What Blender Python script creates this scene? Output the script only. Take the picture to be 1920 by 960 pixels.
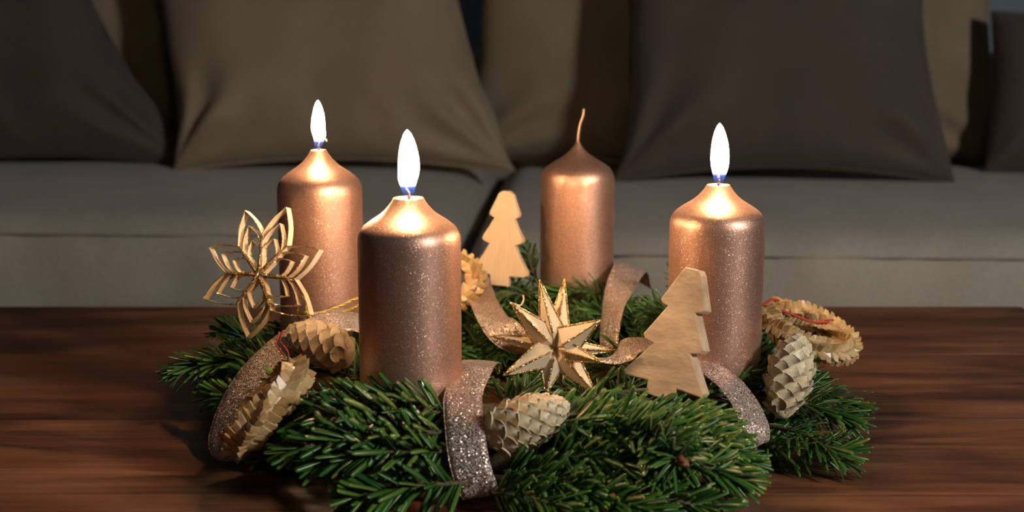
import bpy, bmesh, math, random
import numpy as np
from mathutils import Vector, Matrix, noise as mnoise

for o in list(bpy.data.objects):
    bpy.data.objects.remove(o)
C = bpy.context.scene.collection
SC = bpy.context.scene
S = 0.01                      # everything below is written in centimetres; table top is z = 0
PI = math.pi
R = math.radians

# ------------------------------------------------------------------ camera, world, lamp, exposure
cam = bpy.data.cameras.new('camera')
cam.sensor_width = 36.0
cam.lens = 45.0
cam.clip_start = 0.01
cam.dof.use_dof = True
cam.dof.focus_distance = 0.80
cam.dof.aperture_fstop = 8.0
cam_o = bpy.data.objects.new('camera', cam)
cam_o.location = (0, -0.88, 0.265)
cam_o.rotation_euler = (R(90 - 10.3), 0, 0)
C.objects.link(cam_o)
SC.camera = cam_o

world = bpy.data.worlds.new('dusk')
SC.world = world
world.use_nodes = True
bg = world.node_tree.nodes['Background']
bg.inputs[0].default_value = (0.72, 0.83, 1.0, 1)
bg.inputs[1].default_value = 0.020

lamp = bpy.data.lights.new('window_light', 'AREA')
lamp.shape = 'DISK'
lamp.size = 0.22
lamp.energy = 19.0
lamp.color = (1.0, 0.97, 0.93)
lamp_o = bpy.data.objects.new('window_light', lamp)
lamp_o.location = (1.20, -1.15, 0.78)
lamp_o.rotation_euler = (Vector((0.05, 0.1, 0.08)) - Vector(lamp_o.location)).to_track_quat('-Z', 'Y').to_euler()
C.objects.link(lamp_o)

SC.view_settings.view_transform = 'Standard'
SC.view_settings.look = 'None'
SC.view_settings.exposure = 0.0
SC.view_settings.gamma = 1.0
SC.view_settings.use_curve_mapping = False

FLAME_STRENGTH = 520.0

# ------------------------------------------------------------------ object helpers
def new_mesh(name, V, F, mat=None, smooth=True, mi=None):
    me = bpy.data.meshes.new(name)
    me.from_pydata([(v[0] * S, v[1] * S, v[2] * S) for v in V], [], F)
    if mat is not None:
        for m in (mat if isinstance(mat, (list, tuple)) else [mat]):
            me.materials.append(m)
    if mi is not None:
        me.polygons.foreach_set('material_index', mi)
    me.polygons.foreach_set('use_smooth', [smooth] * len(me.polygons))
    me.update()
    return me

ORIGIN = {}
def link(name, me, parent=None):
    o = bpy.data.objects.new(name, me)
    C.objects.link(o)
    if parent is not None:
        o.parent = parent
    return o

def obj(name, V, F, mat, parent=None, smooth=True, mi=None, base=None):
    """V in world centimetres; stored relative to the thing's own base"""
    b = ORIGIN.get(parent.name if parent else None, (0, 0, 0)) if base is None else base
    o = link(name, new_mesh(name, [(v[0] - b[0], v[1] - b[1], v[2] - b[2]) for v in V], F, mat, smooth, mi), parent)
    if parent is None:
        o.location = (b[0] * S, b[1] * S, b[2] * S)
    ORIGIN[o.name] = b
    return o

def tag(o, label=None, cat=None, group=None, kind=None):
    if label: o['label'] = label
    if cat: o['category'] = cat
    if group: o['group'] = group
    if kind: o['kind'] = kind
    return o

def thing(name, label, cat, base=(0, 0, 0), group=None):
    o = bpy.data.objects.new(name, None)
    o.empty_display_size = 0.02
    C.objects.link(o)
    o.location = (base[0] * S, base[1] * S, base[2] * S)
    ORIGIN[o.name] = tuple(base)
    return tag(o, label, cat, group)

def piece(name, me, parent, M, base):
    """shared mesh placed by a world-centimetre matrix under parent"""
    o = bpy.data.objects.new(name, me)
    C.objects.link(o)
    o.parent = parent
    loc, q, sc = M.decompose()
    o.rotation_mode = 'QUATERNION'
    o.location = ((loc.x - base[0]) * S, (loc.y - base[1]) * S, (loc.z - base[2]) * S)
    o.rotation_quaternion = q
    o.scale = sc
    return o

# ------------------------------------------------------------------ shape helpers (return V, F)
def box(x0, x1, y0, y1, z0, z1, bev=0.0):
    bm = bmesh.new()
    bmesh.ops.create_cube(bm, size=1.0)
    for v in bm.verts:
        v.co = Vector(((x0 + x1) / 2 + v.co.x * (x1 - x0), (y0 + y1) / 2 + v.co.y * (y1 - y0), (z0 + z1) / 2 + v.co.z * (z1 - z0)))
    if bev:
        bmesh.ops.bevel(bm, geom=bm.edges[:], offset=bev, segments=2, affect='EDGES', profile=0.5)
    return bm_out(bm)

def bm_out(bm):
    bm.verts.index_update()
    V = [v.co.copy() for v in bm.verts]
    F = [[v.index for v in f.verts] for f in bm.faces]
    bm.free()
    return V, F

def join(*parts):
    V, F = [], []
    for v, f in parts:
        n = len(V)
        V += list(v)
        F += [[i + n for i in q] for q in f]
    return V, F

def xf(VF, M):
    V, F = VF
    return [M @ Vector(v) for v in V], F

def lathe(prof, n=48, cx=0, cy=0):
    V, F = [], []
    for r, z in prof:
        for k in range(n):
            a = 2 * PI * k / n
            V.append(Vector((cx + r * math.cos(a), cy + r * math.sin(a), z)))
    for i in range(len(prof) - 1):
        for k in range(n):
            k2 = (k + 1) % n
            F.append([i * n + k, i * n + k2, (i + 1) * n + k2, (i + 1) * n + k])
    F.append([k for k in range(n)][::-1])
    F.append([(len(prof) - 1) * n + k for k in range(n)])
    return V, F

def spline(P, n, closed=False):
    P = [Vector(p) for p in P]
    if closed:
        Q = [P[-1]] + P + [P[0], P[1]]
        segs = len(P)
    else:
        Q = [2 * P[0] - P[1]] + P + [2 * P[-1] - P[-2]]
        segs = len(P) - 1
    out = []
    tot = n if closed else n + 1
    for j in range(tot):
        t = j / n * segs
        i = min(int(t), segs - 1)
        u = t - i
        a, b, c, d = Q[i], Q[i + 1], Q[i + 2], Q[i + 3]
        out.append(0.5 * ((2 * b) + (c - a) * u + (2 * a - 5 * b + 4 * c - d) * u * u + (3 * b - a - 3 * c + d) * u ** 3))
    return out

def tangents(P, closed=False):
    n = len(P)
    T = []
    for i in range(n):
        a = P[(i - 1) % n] if closed else P[max(i - 1, 0)]
        b = P[(i + 1) % n] if closed else P[min(i + 1, n - 1)]
        T.append((b - a).normalized() if (b - a).length > 1e-9 else Vector((0, 0, 1)))
    return T

def tube(P, rad, n=8, closed=False):
    P = [Vector(p) for p in P]
    T = tangents(P, closed)
    N = T[0].orthogonal().normalized()
    V, F = [], []
    for i, p in enumerate(P):
        N = (N - T[i] * N.dot(T[i])).normalized()
        B = T[i].cross(N)
        r = rad[i] if isinstance(rad, (list, tuple)) else rad
        for k in range(n):
            a = 2 * PI * k / n
            V.append(p + (N * math.cos(a) + B * math.sin(a)) * r)
    m = len(P)
    for i in range(m if closed else m - 1):
        for k in range(n):
            k2 = (k + 1) % n
            i2 = (i + 1) % m
            F.append([i * n + k, i * n + k2, i2 * n + k2, i2 * n + k])
    if not closed:
        F.append([k for k in range(n)][::-1])
        F.append([(m - 1) * n + k for k in range(n)])
    return V, F

def strip(P, W, N, width, th, closed=False, nw=4, curl=0.0):
    """flat band along P, W = width directions, N = face normals"""
    V, F = [], []
    m = len(P)
    row = 2 * (nw + 1)
    for i in range(m):
        w = width[i] if isinstance(width, (list, tuple)) else width
        for side in (0, 1):
            for k in range(nw + 1):
                u = k / nw - 0.5
                kk = k if side == 0 else nw - k
                u = kk / nw - 0.5
                V.append(P[i] + W[i] * (u * w) + N[i] * ((th / 2 if side == 0 else -th / 2) - curl * (2 * u) ** 2))
    for i in range(m if closed else m - 1):
        i2 = (i + 1) % m
        for k in range(row):
            k2 = (k + 1) % row
            F.append([i * row + k, i2 * row + k, i2 * row + k2, i * row + k2])
    if not closed:
        F.append(list(range(row)))
        F.append([(m - 1) * row + k for k in range(row)][::-1])
    return V, F

def grid_box(ax, ay, az, r, n=(24, 16, 10)):
    """rounded box, half sizes ax ay az, dense quads"""
    V, F, idx = [], [], {}
    def pt(p):
        key = (round(p[0], 5), round(p[1], 5), round(p[2], 5))
        if key not in idx:
            idx[key] = len(V)
            q = Vector((p[0] * ax, p[1] * ay, p[2] * az))
            inn = Vector((max(-ax + r, min(ax - r, q.x)), max(-ay + r, min(ay - r, q.y)), max(-az + r, min(az - r, q.z))))
            d = q - inn
            V.append(inn + d.normalized() * r if d.length > 1e-9 else q)
        return idx[key]
    def co(k, m):
        t = k / m * 2 - 1
        return math.sin(t * PI / 2) * 0.55 + t * 0.45
    for axis in range(3):
        u, v = (axis + 1) % 3, (axis + 2) % 3
        for s in (-1, 1):
            for i in range(n[u]):
                for j in range(n[v]):
                    q = []
                    for di, dj in ((0, 0), (1, 0), (1, 1), (0, 1)):
                        p = [0, 0, 0]
                        p[axis] = s
                        p[u] = co(i + di, n[u])
                        p[v] = co(j + dj, n[v])
                        q.append(pt(p))
                    F.append(q if s > 0 else q[::-1])
    return V, F

def pillow(w, h, t, bow=0.06, power=0.5, n=56, seed=0, wr=0.6):
    """square cushion standing in its own xz plane, thickness along y; bottom edge at z = 0"""
    bm = bmesh.new()
    for s in (-1, 1):
        vv = []
        for i in range(n + 1):
            for j in range(n + 1):
                u = math.sin((i / n * 2 - 1) * PI / 2)
                v = math.sin((j / n * 2 - 1) * PI / 2)
                x = w / 2 * u * (1 - bow * (1 - v * v) * u * u)
                z = h / 2 * v * (1 - bow * (1 - u * u) * v * v)
                th = t / 2 * ((1 - u ** 4) * (1 - v ** 4)) ** power
                p = Vector((x * 0.045 + seed * 3.1, z * 0.045, s * 1.7))
                k = mnoise.noise(p) * wr * 1.6 + mnoise.noise(p * 2.3) * wr * 0.7
                edge = max(abs(u), abs(v))
                pl = mnoise.noise(Vector((math.atan2(v, u) * 5 + seed, edge * 0.8, s * 2.0))) * wr * 1.5 * edge ** 3
                th += (k + pl) * min(1.0, 3.2 * (1 - edge))
                if v < 0:
                    x *= 1 + 0.05 * (-v) ** 3
                # soft folds that run in from the two lower corners
                for sx in (-1, 1):
                    du, dv = u - sx * 1.0, v + 1.0
                    rr = math.hypot(du, dv)
                    th += wr * 1.3 * math.sin(math.atan2(dv, -sx * du) * 9 + seed) * math.exp(-((rr - 0.32) / 0.26) ** 2) * min(1.0, 4 * (1 - edge))
                x += wr * 0.9 * mnoise.noise(Vector((seed, z * 0.09, 0))) * abs(u) ** 3
                vv.append(bm.verts.new((x, s * th, z + h / 2)))
        for i in range(n):
            for j in range(n):
                q = [vv[i * (n + 1) + j], vv[(i + 1) * (n + 1) + j], vv[(i + 1) * (n + 1) + j + 1], vv[i * (n + 1) + j + 1]]
                bm.faces.new(q if s < 0 else q[::-1])
    bmesh.ops.remove_doubles(bm, verts=bm.verts[:], dist=0.002)
    return bm_out(bm)

# ------------------------------------------------------------------ materials
def mat(name):
    m = bpy.data.materials.new(name)
    m.use_nodes = True
    nt = m.node_tree
    b = nt.nodes['Principled BSDF']
    return m, nt, b

def nd(nt, t, **kw):
    n = nt.nodes.new(t)
    for k, v in kw.items():
        if k.startswith('i_'):
            n.inputs[k[2:].replace('_', ' ')].default_value = v
        else:
            setattr(n, k, v)
    return n

def mapping(nt, scale, coord='Object', rnd=False):
    tc = nd(nt, 'ShaderNodeTexCoord')
    mp = nd(nt, 'ShaderNodeMapping')
    mp.inputs['Scale'].default_value = scale
    nt.links.new(tc.outputs[coord], mp.inputs['Vector'])
    if rnd:
        oi = nd(nt, 'ShaderNodeObjectInfo')
        cm = nd(nt, 'ShaderNodeCombineXYZ')
        ml = nd(nt, 'ShaderNodeMath', operation='MULTIPLY')
        ml.inputs[1].default_value = 37.0
        nt.links.new(oi.outputs['Random'], ml.inputs[0])
        for k in range(3):
            nt.links.new(ml.outputs[0], cm.inputs[k])
        nt.links.new(cm.outputs[0], mp.inputs['Location'])
    return mp.outputs[0]

def ramp(nt, fac, stops):
    r = nd(nt, 'ShaderNodeValToRGB')
    e = r.color_ramp.elements
    while len(e) < len(stops):
        e.new(0.5)
    for k, (p, c) in enumerate(stops):
        e[k].position = p
        e[k].color = (c[0], c[1], c[2], 1)
    nt.links.new(fac, r.inputs[0])
    return r.outputs[0]

def mix(nt, fac, a, b, mode='MIX'):
    m = nd(nt, 'ShaderNodeMix', data_type='RGBA', blend_type=mode)
    for sock, val in ((m.inputs[0], fac), (m.inputs[6], a), (m.inputs[7], b)):
        if hasattr(val, 'is_output'):
            nt.links.new(val, sock)
        elif isinstance(val, (tuple, list)):
            sock.default_value = (val[0], val[1], val[2], 1)
        else:
            sock.default_value = val
    return m.outputs[2]

def bump(nt, b, height, strength, dist=0.001, prev=None):
    n = nd(nt, 'ShaderNodeBump')
    n.inputs['Strength'].default_value = strength
    n.inputs['Distance'].default_value = dist
    nt.links.new(height, n.inputs['Height'])
    if prev is not None:
        nt.links.new(prev, n.inputs['Normal'])
    nt.links.new(n.outputs[0], b.inputs['Normal'])
    return n.outputs[0]

def glitter(nt, b, vec, cell, amount, thresh):
    """small flakes, each with a tilt of its own; returns the flake mask"""
    vo = nd(nt, 'ShaderNodeTexVoronoi')
    vo.inputs['Scale'].default_value = 1.0 / (cell * S)
    nt.links.new(vec, vo.inputs['Vector'])
    sep = nd(nt, 'ShaderNodeSeparateColor')
    nt.links.new(vo.outputs['Color'], sep.inputs[0])
    gt = nd(nt, 'ShaderNodeMath', operation='GREATER_THAN')
    gt.inputs[1].default_value = thresh
    nt.links.new(sep.outputs[0], gt.inputs[0])
    sub = nd(nt, 'ShaderNodeVectorMath', operation='SUBTRACT')
    sub.inputs[1].default_value = (0.5, 0.5, 0.5)
    # a second random colour so that tilt does not depend on the mask channel
    wn = nd(nt, 'ShaderNodeTexWhiteNoise', noise_dimensions='3D')
    nt.links.new(vo.outputs['Color'], wn.inputs['Vector'])
    nt.links.new(wn.outputs['Color'], sub.inputs[0])
    sc = nd(nt, 'ShaderNodeVectorMath', operation='SCALE')
    nt.links.new(sub.outputs[0], sc.inputs[0])
    am = nd(nt, 'ShaderNodeMath', operation='MULTIPLY_ADD')
    am.inputs[1].default_value = amount
    am.inputs[2].default_value = amount * 0.25
    nt.links.new(gt.outputs[0], am.inputs[0])
    nt.links.new(am.outputs[0], sc.inputs['Scale'])
    g = nd(nt, 'ShaderNodeNewGeometry')
    ad = nd(nt, 'ShaderNodeVectorMath', operation='ADD')
    nt.links.new(g.outputs['Normal'], ad.inputs[0])
    nt.links.new(sc.outputs[0], ad.inputs[1])
    nm = nd(nt, 'ShaderNodeVectorMath', operation='NORMALIZE')
    nt.links.new(ad.outputs[0], nm.inputs[0])
    nt.links.new(nm.outputs[0], b.inputs['Normal'])
    return gt.outputs[0], wn.outputs['Value']

def make_candle_mat():
    m, nt, b = mat('rose_gold_candle_paint')
    vec = mapping(nt, (1, 1, 1))
    fl, rnd = glitter(nt, b, vec, 0.036, 0.34, 0.88)
    nz = nd(nt, 'ShaderNodeTexNoise')
    nz.inputs['Scale'].default_value = 60
    nz.inputs['Detail'].default_value = 3
    nt.links.new(vec, nz.inputs['Vector'])
    c = ramp(nt, nz.outputs['Fac'], [(0.3, (0.60, 0.33, 0.235)), (0.7, (0.67, 0.385, 0.28))])
    c2 = mix(nt, fl, c, (0.86, 0.62, 0.48))
    nt.links.new(c2, b.inputs['Base Color'])
    b.inputs['Metallic'].default_value = 0.90
    b.inputs['Roughness'].default_value = 0.45
    return m

def make_ribbon_mat():
    m, nt, b = mat('glitter_ribbon')
    vec = mapping(nt, (1, 1, 1))
    fl, rnd = glitter(nt, b, vec, 0.065, 1.6, 0.45)
    c = ramp(nt, rnd, [(0.0, (0.46, 0.31, 0.235)), (0.70, (0.66, 0.49, 0.395)), (1.0, (1.0, 0.92, 0.85))])
    nt.links.new(c, b.inputs['Base Color'])
    b.inputs['Metallic'].default_value = 0.5
    b.inputs['Roughness'].default_value = 0.36
    return m

def make_gold_glitter():
    m, nt, b = mat('gold_glitter')
    vec = mapping(nt, (1, 1, 1))
    fl, rnd = glitter(nt, b, vec, 0.06, 1.4, 0.4)
    c = ramp(nt, rnd, [(0.0, (0.35, 0.20, 0.06)), (0.8, (0.75, 0.50, 0.20)), (1.0, (1.0, 0.85, 0.5))])
    nt.links.new(c, b.inputs['Base Color'])
    b.inputs['Metallic'].default_value = 0.8
    b.inputs['Roughness'].default_value = 0.3
    return m

def make_table_mat():
    m, nt, b = mat('dark_red_brown_wood')
    v0 = mapping(nt, (1, 1, 1), rnd=True)
    ms = nd(nt, 'ShaderNodeMapping')
    ms.inputs['Scale'].default_value = (3.0, 13, 13)
    nt.links.new(v0, ms.inputs['Vector'])
    n1 = nd(nt, 'ShaderNodeTexNoise')
    n1.inputs['Scale'].default_value = 1.0
    n1.inputs['Detail'].default_value = 5
    n1.inputs['Distortion'].default_value = 2.6
    nt.links.new(ms.outputs[0], n1.inputs['Vector'])
    mf = nd(nt, 'ShaderNodeMapping')
    mf.inputs['Scale'].default_value = (9, 190, 60)
    nt.links.new(v0, mf.inputs['Vector'])
    n2 = nd(nt, 'ShaderNodeTexNoise')
    n2.inputs['Scale'].default_value = 1.0
    n2.inputs['Detail'].default_value = 4
    n2.inputs['Distortion'].default_value = 0.4
    nt.links.new(mf.outputs[0], n2.inputs['Vector'])
    c1 = ramp(nt, n1.outputs['Fac'], [(0.30, (0.042, 0.017, 0.009)), (0.42, (0.118, 0.047, 0.023)), (0.55, (0.205, 0.085, 0.041)), (0.72, (0.29, 0.133, 0.066))])
    c2 = ramp(nt, n2.outputs['Fac'], [(0.35, (0.50, 0.44, 0.40)), (0.6, (1.0, 1.0, 1.0))])
    c = mix(nt, 0.8, c1, c2, 'MULTIPLY')
    oi = nd(nt, 'ShaderNodeObjectInfo')
    tint = ramp(nt, oi.outputs['Random'], [(0.0, (0.78, 0.74, 0.72)), (1.0, (1.12, 1.08, 1.02))])
    c = mix(nt, 1.0, c, tint, 'MULTIPLY')
    nt.links.new(c, b.inputs['Base Color'])
    b.inputs['Roughness'].default_value = 0.36
    b.inputs['Specular IOR Level'].default_value = 0.45
    bump(nt, b, n2.outputs['Fac'], 0.12, 0.0006)
    return m

def make_fabric(name, c1, c2, rough=0.9, weave=1.0):
    m, nt, b = mat(name)
    vec = mapping(nt, (1, 1, 1))
    nz = nd(nt, 'ShaderNodeTexNoise')
    nz.inputs['Scale'].default_value = 9
    nz.inputs['Detail'].default_value = 4
    nt.links.new(vec, nz.inputs['Vector'])
    heights = []
    for sc in ((260, 260, 900), (900, 900, 260)):
        mp = nd(nt, 'ShaderNodeMapping')
        mp.inputs['Scale'].default_value = sc
        nt.links.new(vec, mp.inputs['Vector'])
        n = nd(nt, 'ShaderNodeTexNoise')
        n.inputs['Scale'].default_value = 1.0
        n.inputs['Detail'].default_value = 2
        nt.links.new(mp.outputs[0], n.inputs['Vector'])
        heights.append(n.outputs['Fac'])
    add = nd(nt, 'ShaderNodeMath', operation='ADD')
    nt.links.new(heights[0], add.inputs[0])
    nt.links.new(heights[1], add.inputs[1])
    c = ramp(nt, nz.outputs['Fac'], [(0.3, c1), (0.7, c2)])
    half = nd(nt, 'ShaderNodeMath', operation='MULTIPLY')
    half.inputs[1].default_value = 0.5
    nt.links.new(add.outputs[0], half.inputs[0])
    d = ramp(nt, half.outputs[0], [(0.35, (0.82, 0.82, 0.82)), (0.65, (1.1, 1.1, 1.1))])
    nt.links.new(mix(nt, 1.0, c, d, 'MULTIPLY'), b.inputs['Base Color'])
    b.inputs['Roughness'].default_value = rough
    b.inputs['Sheen Weight'].default_value = 0.15
    b.inputs['Specular IOR Level'].default_value = 0.2
    bump(nt, b, add.outputs[0], 0.35 * weave, 0.0008)
    return m

def make_needle_mat():
    m, nt, b = mat('fir_needle_green')
    at = nd(nt, 'ShaderNodeAttribute', attribute_name='along')
    un = nd(nt, 'ShaderNodeAttribute', attribute_name='under')
    g = nd(nt, 'ShaderNodeNewGeometry')
    oi = nd(nt, 'ShaderNodeObjectInfo')
    ad = nd(nt, 'ShaderNodeMath', operation='ADD')
    nt.links.new(g.outputs['Random Per Island'], ad.inputs[0])
    nt.links.new(oi.outputs['Random'], ad.inputs[1])
    fr = nd(nt, 'ShaderNodeMath', operation='FRACT')
    nt.links.new(ad.outputs[0], fr.inputs[0])
    base = ramp(nt, fr.outputs[0], [(0.0, (0.018, 0.070, 0.012)), (0.5, (0.038, 0.115, 0.016)), (0.88, (0.075, 0.150, 0.022)), (1.0, (0.14, 0.16, 0.035))])
    tip = ramp(nt, at.outputs['Fac'], [(0.0, (0.9, 1.0, 0.6)), (0.2, (0.9, 0.95, 0.9)), (0.85, (1.1, 1.1, 1.0)), (1.0, (1.9, 1.6, 1.1))])
    c = mix(nt, 1.0, base, tip, 'MULTIPLY')
    c = mix(nt, un.outputs['Fac'], c, (0.13, 0.19, 0.10))
    nt.links.new(c, b.inputs['Base Color'])
    b.inputs['Roughness'].default_value = 0.34
    b.inputs['Specular IOR Level'].default_value = 0.5
    return m

def make_plain(name, col, rough=0.6, metal=0.0, nscale=120, namp=0.15, bumpd=0.0, stretch=(1, 1, 1), bstr=0.4):
    m, nt, b = mat(name)
    vec = mapping(nt, stretch)
    nz = nd(nt, 'ShaderNodeTexNoise')
    nz.inputs['Scale'].default_value = nscale
    nz.inputs['Detail'].default_value = 4
    nt.links.new(vec, nz.inputs['Vector'])
    lo = tuple(x * (1 - namp) for x in col)
    hi = tuple(min(1, x * (1 + namp)) for x in col)
    nt.links.new(ramp(nt, nz.outputs['Fac'], [(0.3, lo), (0.7, hi)]), b.inputs['Base Color'])
    b.inputs['Roughness'].default_value = rough
    b.inputs['Metallic'].default_value = metal
    if bumpd:
        bump(nt, b, nz.outputs['Fac'], bstr, bumpd)
    return m

def make_straw_mat():
    m, nt, b = mat('shiny_straw')
    oi = nd(nt, 'ShaderNodeObjectInfo')
    vec = mapping(nt, (60, 500, 500))
    nz = nd(nt, 'ShaderNodeTexNoise')
    nz.inputs['Scale'].default_value = 1
    nt.links.new(vec, nz.inputs['Vector'])
    c = ramp(nt, oi.outputs['Random'], [(0.0, (0.42, 0.235, 0.085)), (0.5, (0.58, 0.37, 0.16)), (1.0, (0.70, 0.50, 0.25))])
    d = ramp(nt, nz.outputs['Fac'], [(0.3, (0.8, 0.78, 0.75)), (0.7, (1.05, 1.05, 1.05))])
    nt.links.new(mix(nt, 1.0, c, d, 'MULTIPLY'), b.inputs['Base Color'])
    b.inputs['Roughness'].default_value = 0.32
    b.inputs['Specular IOR Level'].default_value = 0.7
    return m

def make_cone_mat(name, col, edge):
    m, nt, b = mat(name)
    at = nd(nt, 'ShaderNodeAttribute', attribute_name='along')
    vec = mapping(nt, (1, 1, 1))
    nz = nd(nt, 'ShaderNodeTexNoise')
    nz.inputs['Scale'].default_value = 3.0 / S / 1.0
    nt.links.new(vec, nz.inputs['Vector'])
    c = ramp(nt, at.outputs['Fac'], [(0.0, tuple(x * 0.75 for x in col)), (0.75, col), (1.0, edge)])
    d = ramp(nt, nz.outputs['Fac'], [(0.3, (0.85, 0.83, 0.8)), (0.7, (1.06, 1.06, 1.06))])
    nt.links.new(mix(nt, 1.0, c, d, 'MULTIPLY'), b.inputs['Base Color'])
    b.inputs['Roughness'].default_value = 0.42
    b.inputs['Metallic'].default_value = 0.0
    return m

def make_flame_mat():
    m, nt, b = mat('candle_flame')
    nt.nodes.remove(b)
    out = nt.nodes['Material Output']
    at = nd(nt, 'ShaderNodeAttribute', attribute_name='along')
    em = nd(nt, 'ShaderNodeEmission')
    col = ramp(nt, at.outputs['Fac'], [(0.0, (0.015, 0.035, 0.16)), (0.14, (0.04, 0.08, 0.26)), (0.27, (1.0, 0.64, 0.38)), (0.5, (1.0, 0.66, 0.36)), (1.0, (1.0, 0.60, 0.30))])
    st = nd(nt, 'ShaderNodeValToRGB')
    e = st.color_ramp.elements
    e[0].position = 0.0; e[0].color = (0.006, 0.006, 0.006, 1)
    e[1].position = 0.13; e[1].color = (0.010, 0.010, 0.010, 1)
    for p, v in ((0.26, 0.05), (0.42, 1.0), (1.0, 0.9)):
        k = e.new(p); k.color = (v, v, v, 1)
    nt.links.new(at.outputs['Fac'], st.inputs[0])
    mu = nd(nt, 'ShaderNodeMath', operation='MULTIPLY')
    mu.inputs[1].default_value = FLAME_STRENGTH
    nt.links.new(st.outputs[0], mu.inputs[0])
    nt.links.new(col, em.inputs['Color'])
    nt.links.new(mu.outputs[0], em.inputs['Strength'])
    tr = nd(nt, 'ShaderNodeBsdfTransparent')
    al = nd(nt, 'ShaderNodeValToRGB')
    e = al.color_ramp.elements
    e[0].position = 0.0; e[0].color = (0.15, 0.15, 0.15, 1)
    e[1].position = 0.40; e[1].color = (1, 1, 1, 1)
    k = e.new(0.18); k.color = (0.40, 0.40, 0.40, 1)
    nt.links.new(at.outputs['Fac'], al.inputs[0])
    ms = nd(nt, 'ShaderNodeMixShader')
    nt.links.new(al.outputs[0], ms.inputs[0])
    nt.links.new(tr.outputs[0], ms.inputs[1])
    nt.links.new(em.outputs[0], ms.inputs[2])
    nt.links.new(ms.outputs[0], out.inputs['Surface'])
    return m

M_CANDLE = make_candle_mat()
M_RIBBON = make_ribbon_mat()
M_GOLD = make_gold_glitter()
M_TABLE = make_table_mat()
M_NEEDLE = make_needle_mat()
M_STRAW = make_straw_mat()
M_FLAME = make_flame_mat()
M_TWIG = make_plain('twig_bark', (0.11, 0.085, 0.04), 0.7, nscale=600, namp=0.4, bumpd=0.0008)
M_BUD = make_plain('bud_brown', (0.22, 0.085, 0.035), 0.5, nscale=900, namp=0.3, bumpd=0.0004)
M_WOOD = make_plain('pale_maple_wood', (0.66, 0.46, 0.28), 0.6, nscale=40, namp=0.07, bumpd=0.0003, stretch=(8, 8, 1.2), bstr=0.25)
M_CARVED = make_plain('pale_carved_wood', (0.62, 0.43, 0.265), 0.6, nscale=42, namp=0.32, bumpd=0.005, stretch=(0.8, 0.8, 1.7), bstr=0.6)
M_STRIP = make_plain('pale_wood_strip', (0.80, 0.66, 0.46), 0.55, nscale=300, namp=0.1)
M_VENEER = make_plain('star_veneer', (0.70, 0.55, 0.36), 0.6, nscale=200, namp=0.1, stretch=(1, 6, 6))
M_WICK = make_plain('burnt_wick', (0.05, 0.035, 0.03), 0.8, nscale=2500, namp=0.6, bumpd=0.0006)
M_EMBER = make_plain('pale_wick_tip', (0.75, 0.55, 0.38), 0.8, nscale=2500, namp=0.4, bumpd=0.0006)
M_CORD = make_plain('gold_cord', (0.72, 0.50, 0.12), 0.35, metal=0.7, nscale=2500, namp=0.4, bumpd=0.0008)
M_RED = make_plain('red_thread', (0.45, 0.03, 0.02), 0.6, nscale=2500, namp=0.3)
M_SEAT = make_fabric('grey_beige_linen', (0.37, 0.335, 0.27), (0.43, 0.39, 0.32))
M_BACK = make_fabric('beige_linen', (0.285, 0.218, 0.140), (0.34, 0.262, 0.170))
M_DARK = make_fabric('taupe_brown_cotton', (0.092, 0.069, 0.056), (0.113, 0.085, 0.069))
M_CONEG = make_cone_mat('cream_cone_paint', (0.80, 0.64, 0.40), (0.90, 0.79, 0.55))
M_CONET = make_cone_mat('tan_cone_paint', (0.62, 0.48, 0.31), (0.74, 0.60, 0.42))
M_WALL = make_plain('blue_grey_wall_paint', (0.40, 0.50, 0.56), 0.8, nscale=40, namp=0.04)
M_FLOOR = make_plain('floor_wood', (0.10, 0.07, 0.05), 0.6, nscale=4, namp=0.3, stretch=(1, 8, 1))
M_LEG = make_plain('leg_wood', (0.12, 0.045, 0.02), 0.5, nscale=20, namp=0.3, stretch=(6, 6, 1))

# ------------------------------------------------------------------ room
def struct(name, VF, m):
    o = obj(name, VF[0], VF[1], m, smooth=False)
    o['kind'] = 'structure'
    return o

struct('floor', box(-320, 320, -260, 262, -49, -45), M_FLOOR)
struct('wall_back', box(-320, 320, 262, 270, -45, 210), M_WALL)
bb = struct('baseboard_back', box(-320, 320, 260.2, 262, -45, -36, 0.3), M_WALL)

# ------------------------------------------------------------------ table
tb = thing('coffee_table', 'dark red-brown plank coffee table that carries the wreath', 'table', (-18, -12, -45))
TY = [30.9, 13.1, -4.4, -18.3, -34.5, -50.0]
for k in range(5):
    V, F = box(-85, 48.4, TY[k + 1] + 0.008, TY[k] - 0.008, -3.2, 0.0, 0.035)
    obj('plank', V, F, M_TABLE, tb, smooth=False)
V, F = join(box(-78, 42, 24.5, 27, -12, -3.2, 0.2), box(-78, 42, -46, -43.5, -12, -3.2, 0.2),
            box(-80, -77.5, -43, 24, -12, -3.2, 0.2), box(41, 43.5, -43, 24, -12, -3.2, 0.2))
obj('apron', V, F, M_LEG, tb, smooth=False)
for lx in (-82, 38):
    for ly in (-48, 21):
        V, F = box(lx, lx + 7, ly, ly + 7, -45, -3.2, 0.3)
        obj('leg', V, F, M_LEG, tb, smooth=False)

# ------------------------------------------------------------------ sofa
YAW = R(-3)
SOF = Matrix.Translation((-6.2, 75.5, 0)) @ Matrix.Rotation(YAW, 4, 'Z')
def sofa_w(x, y, z):
    return SOF @ Vector((x, y, z))

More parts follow.
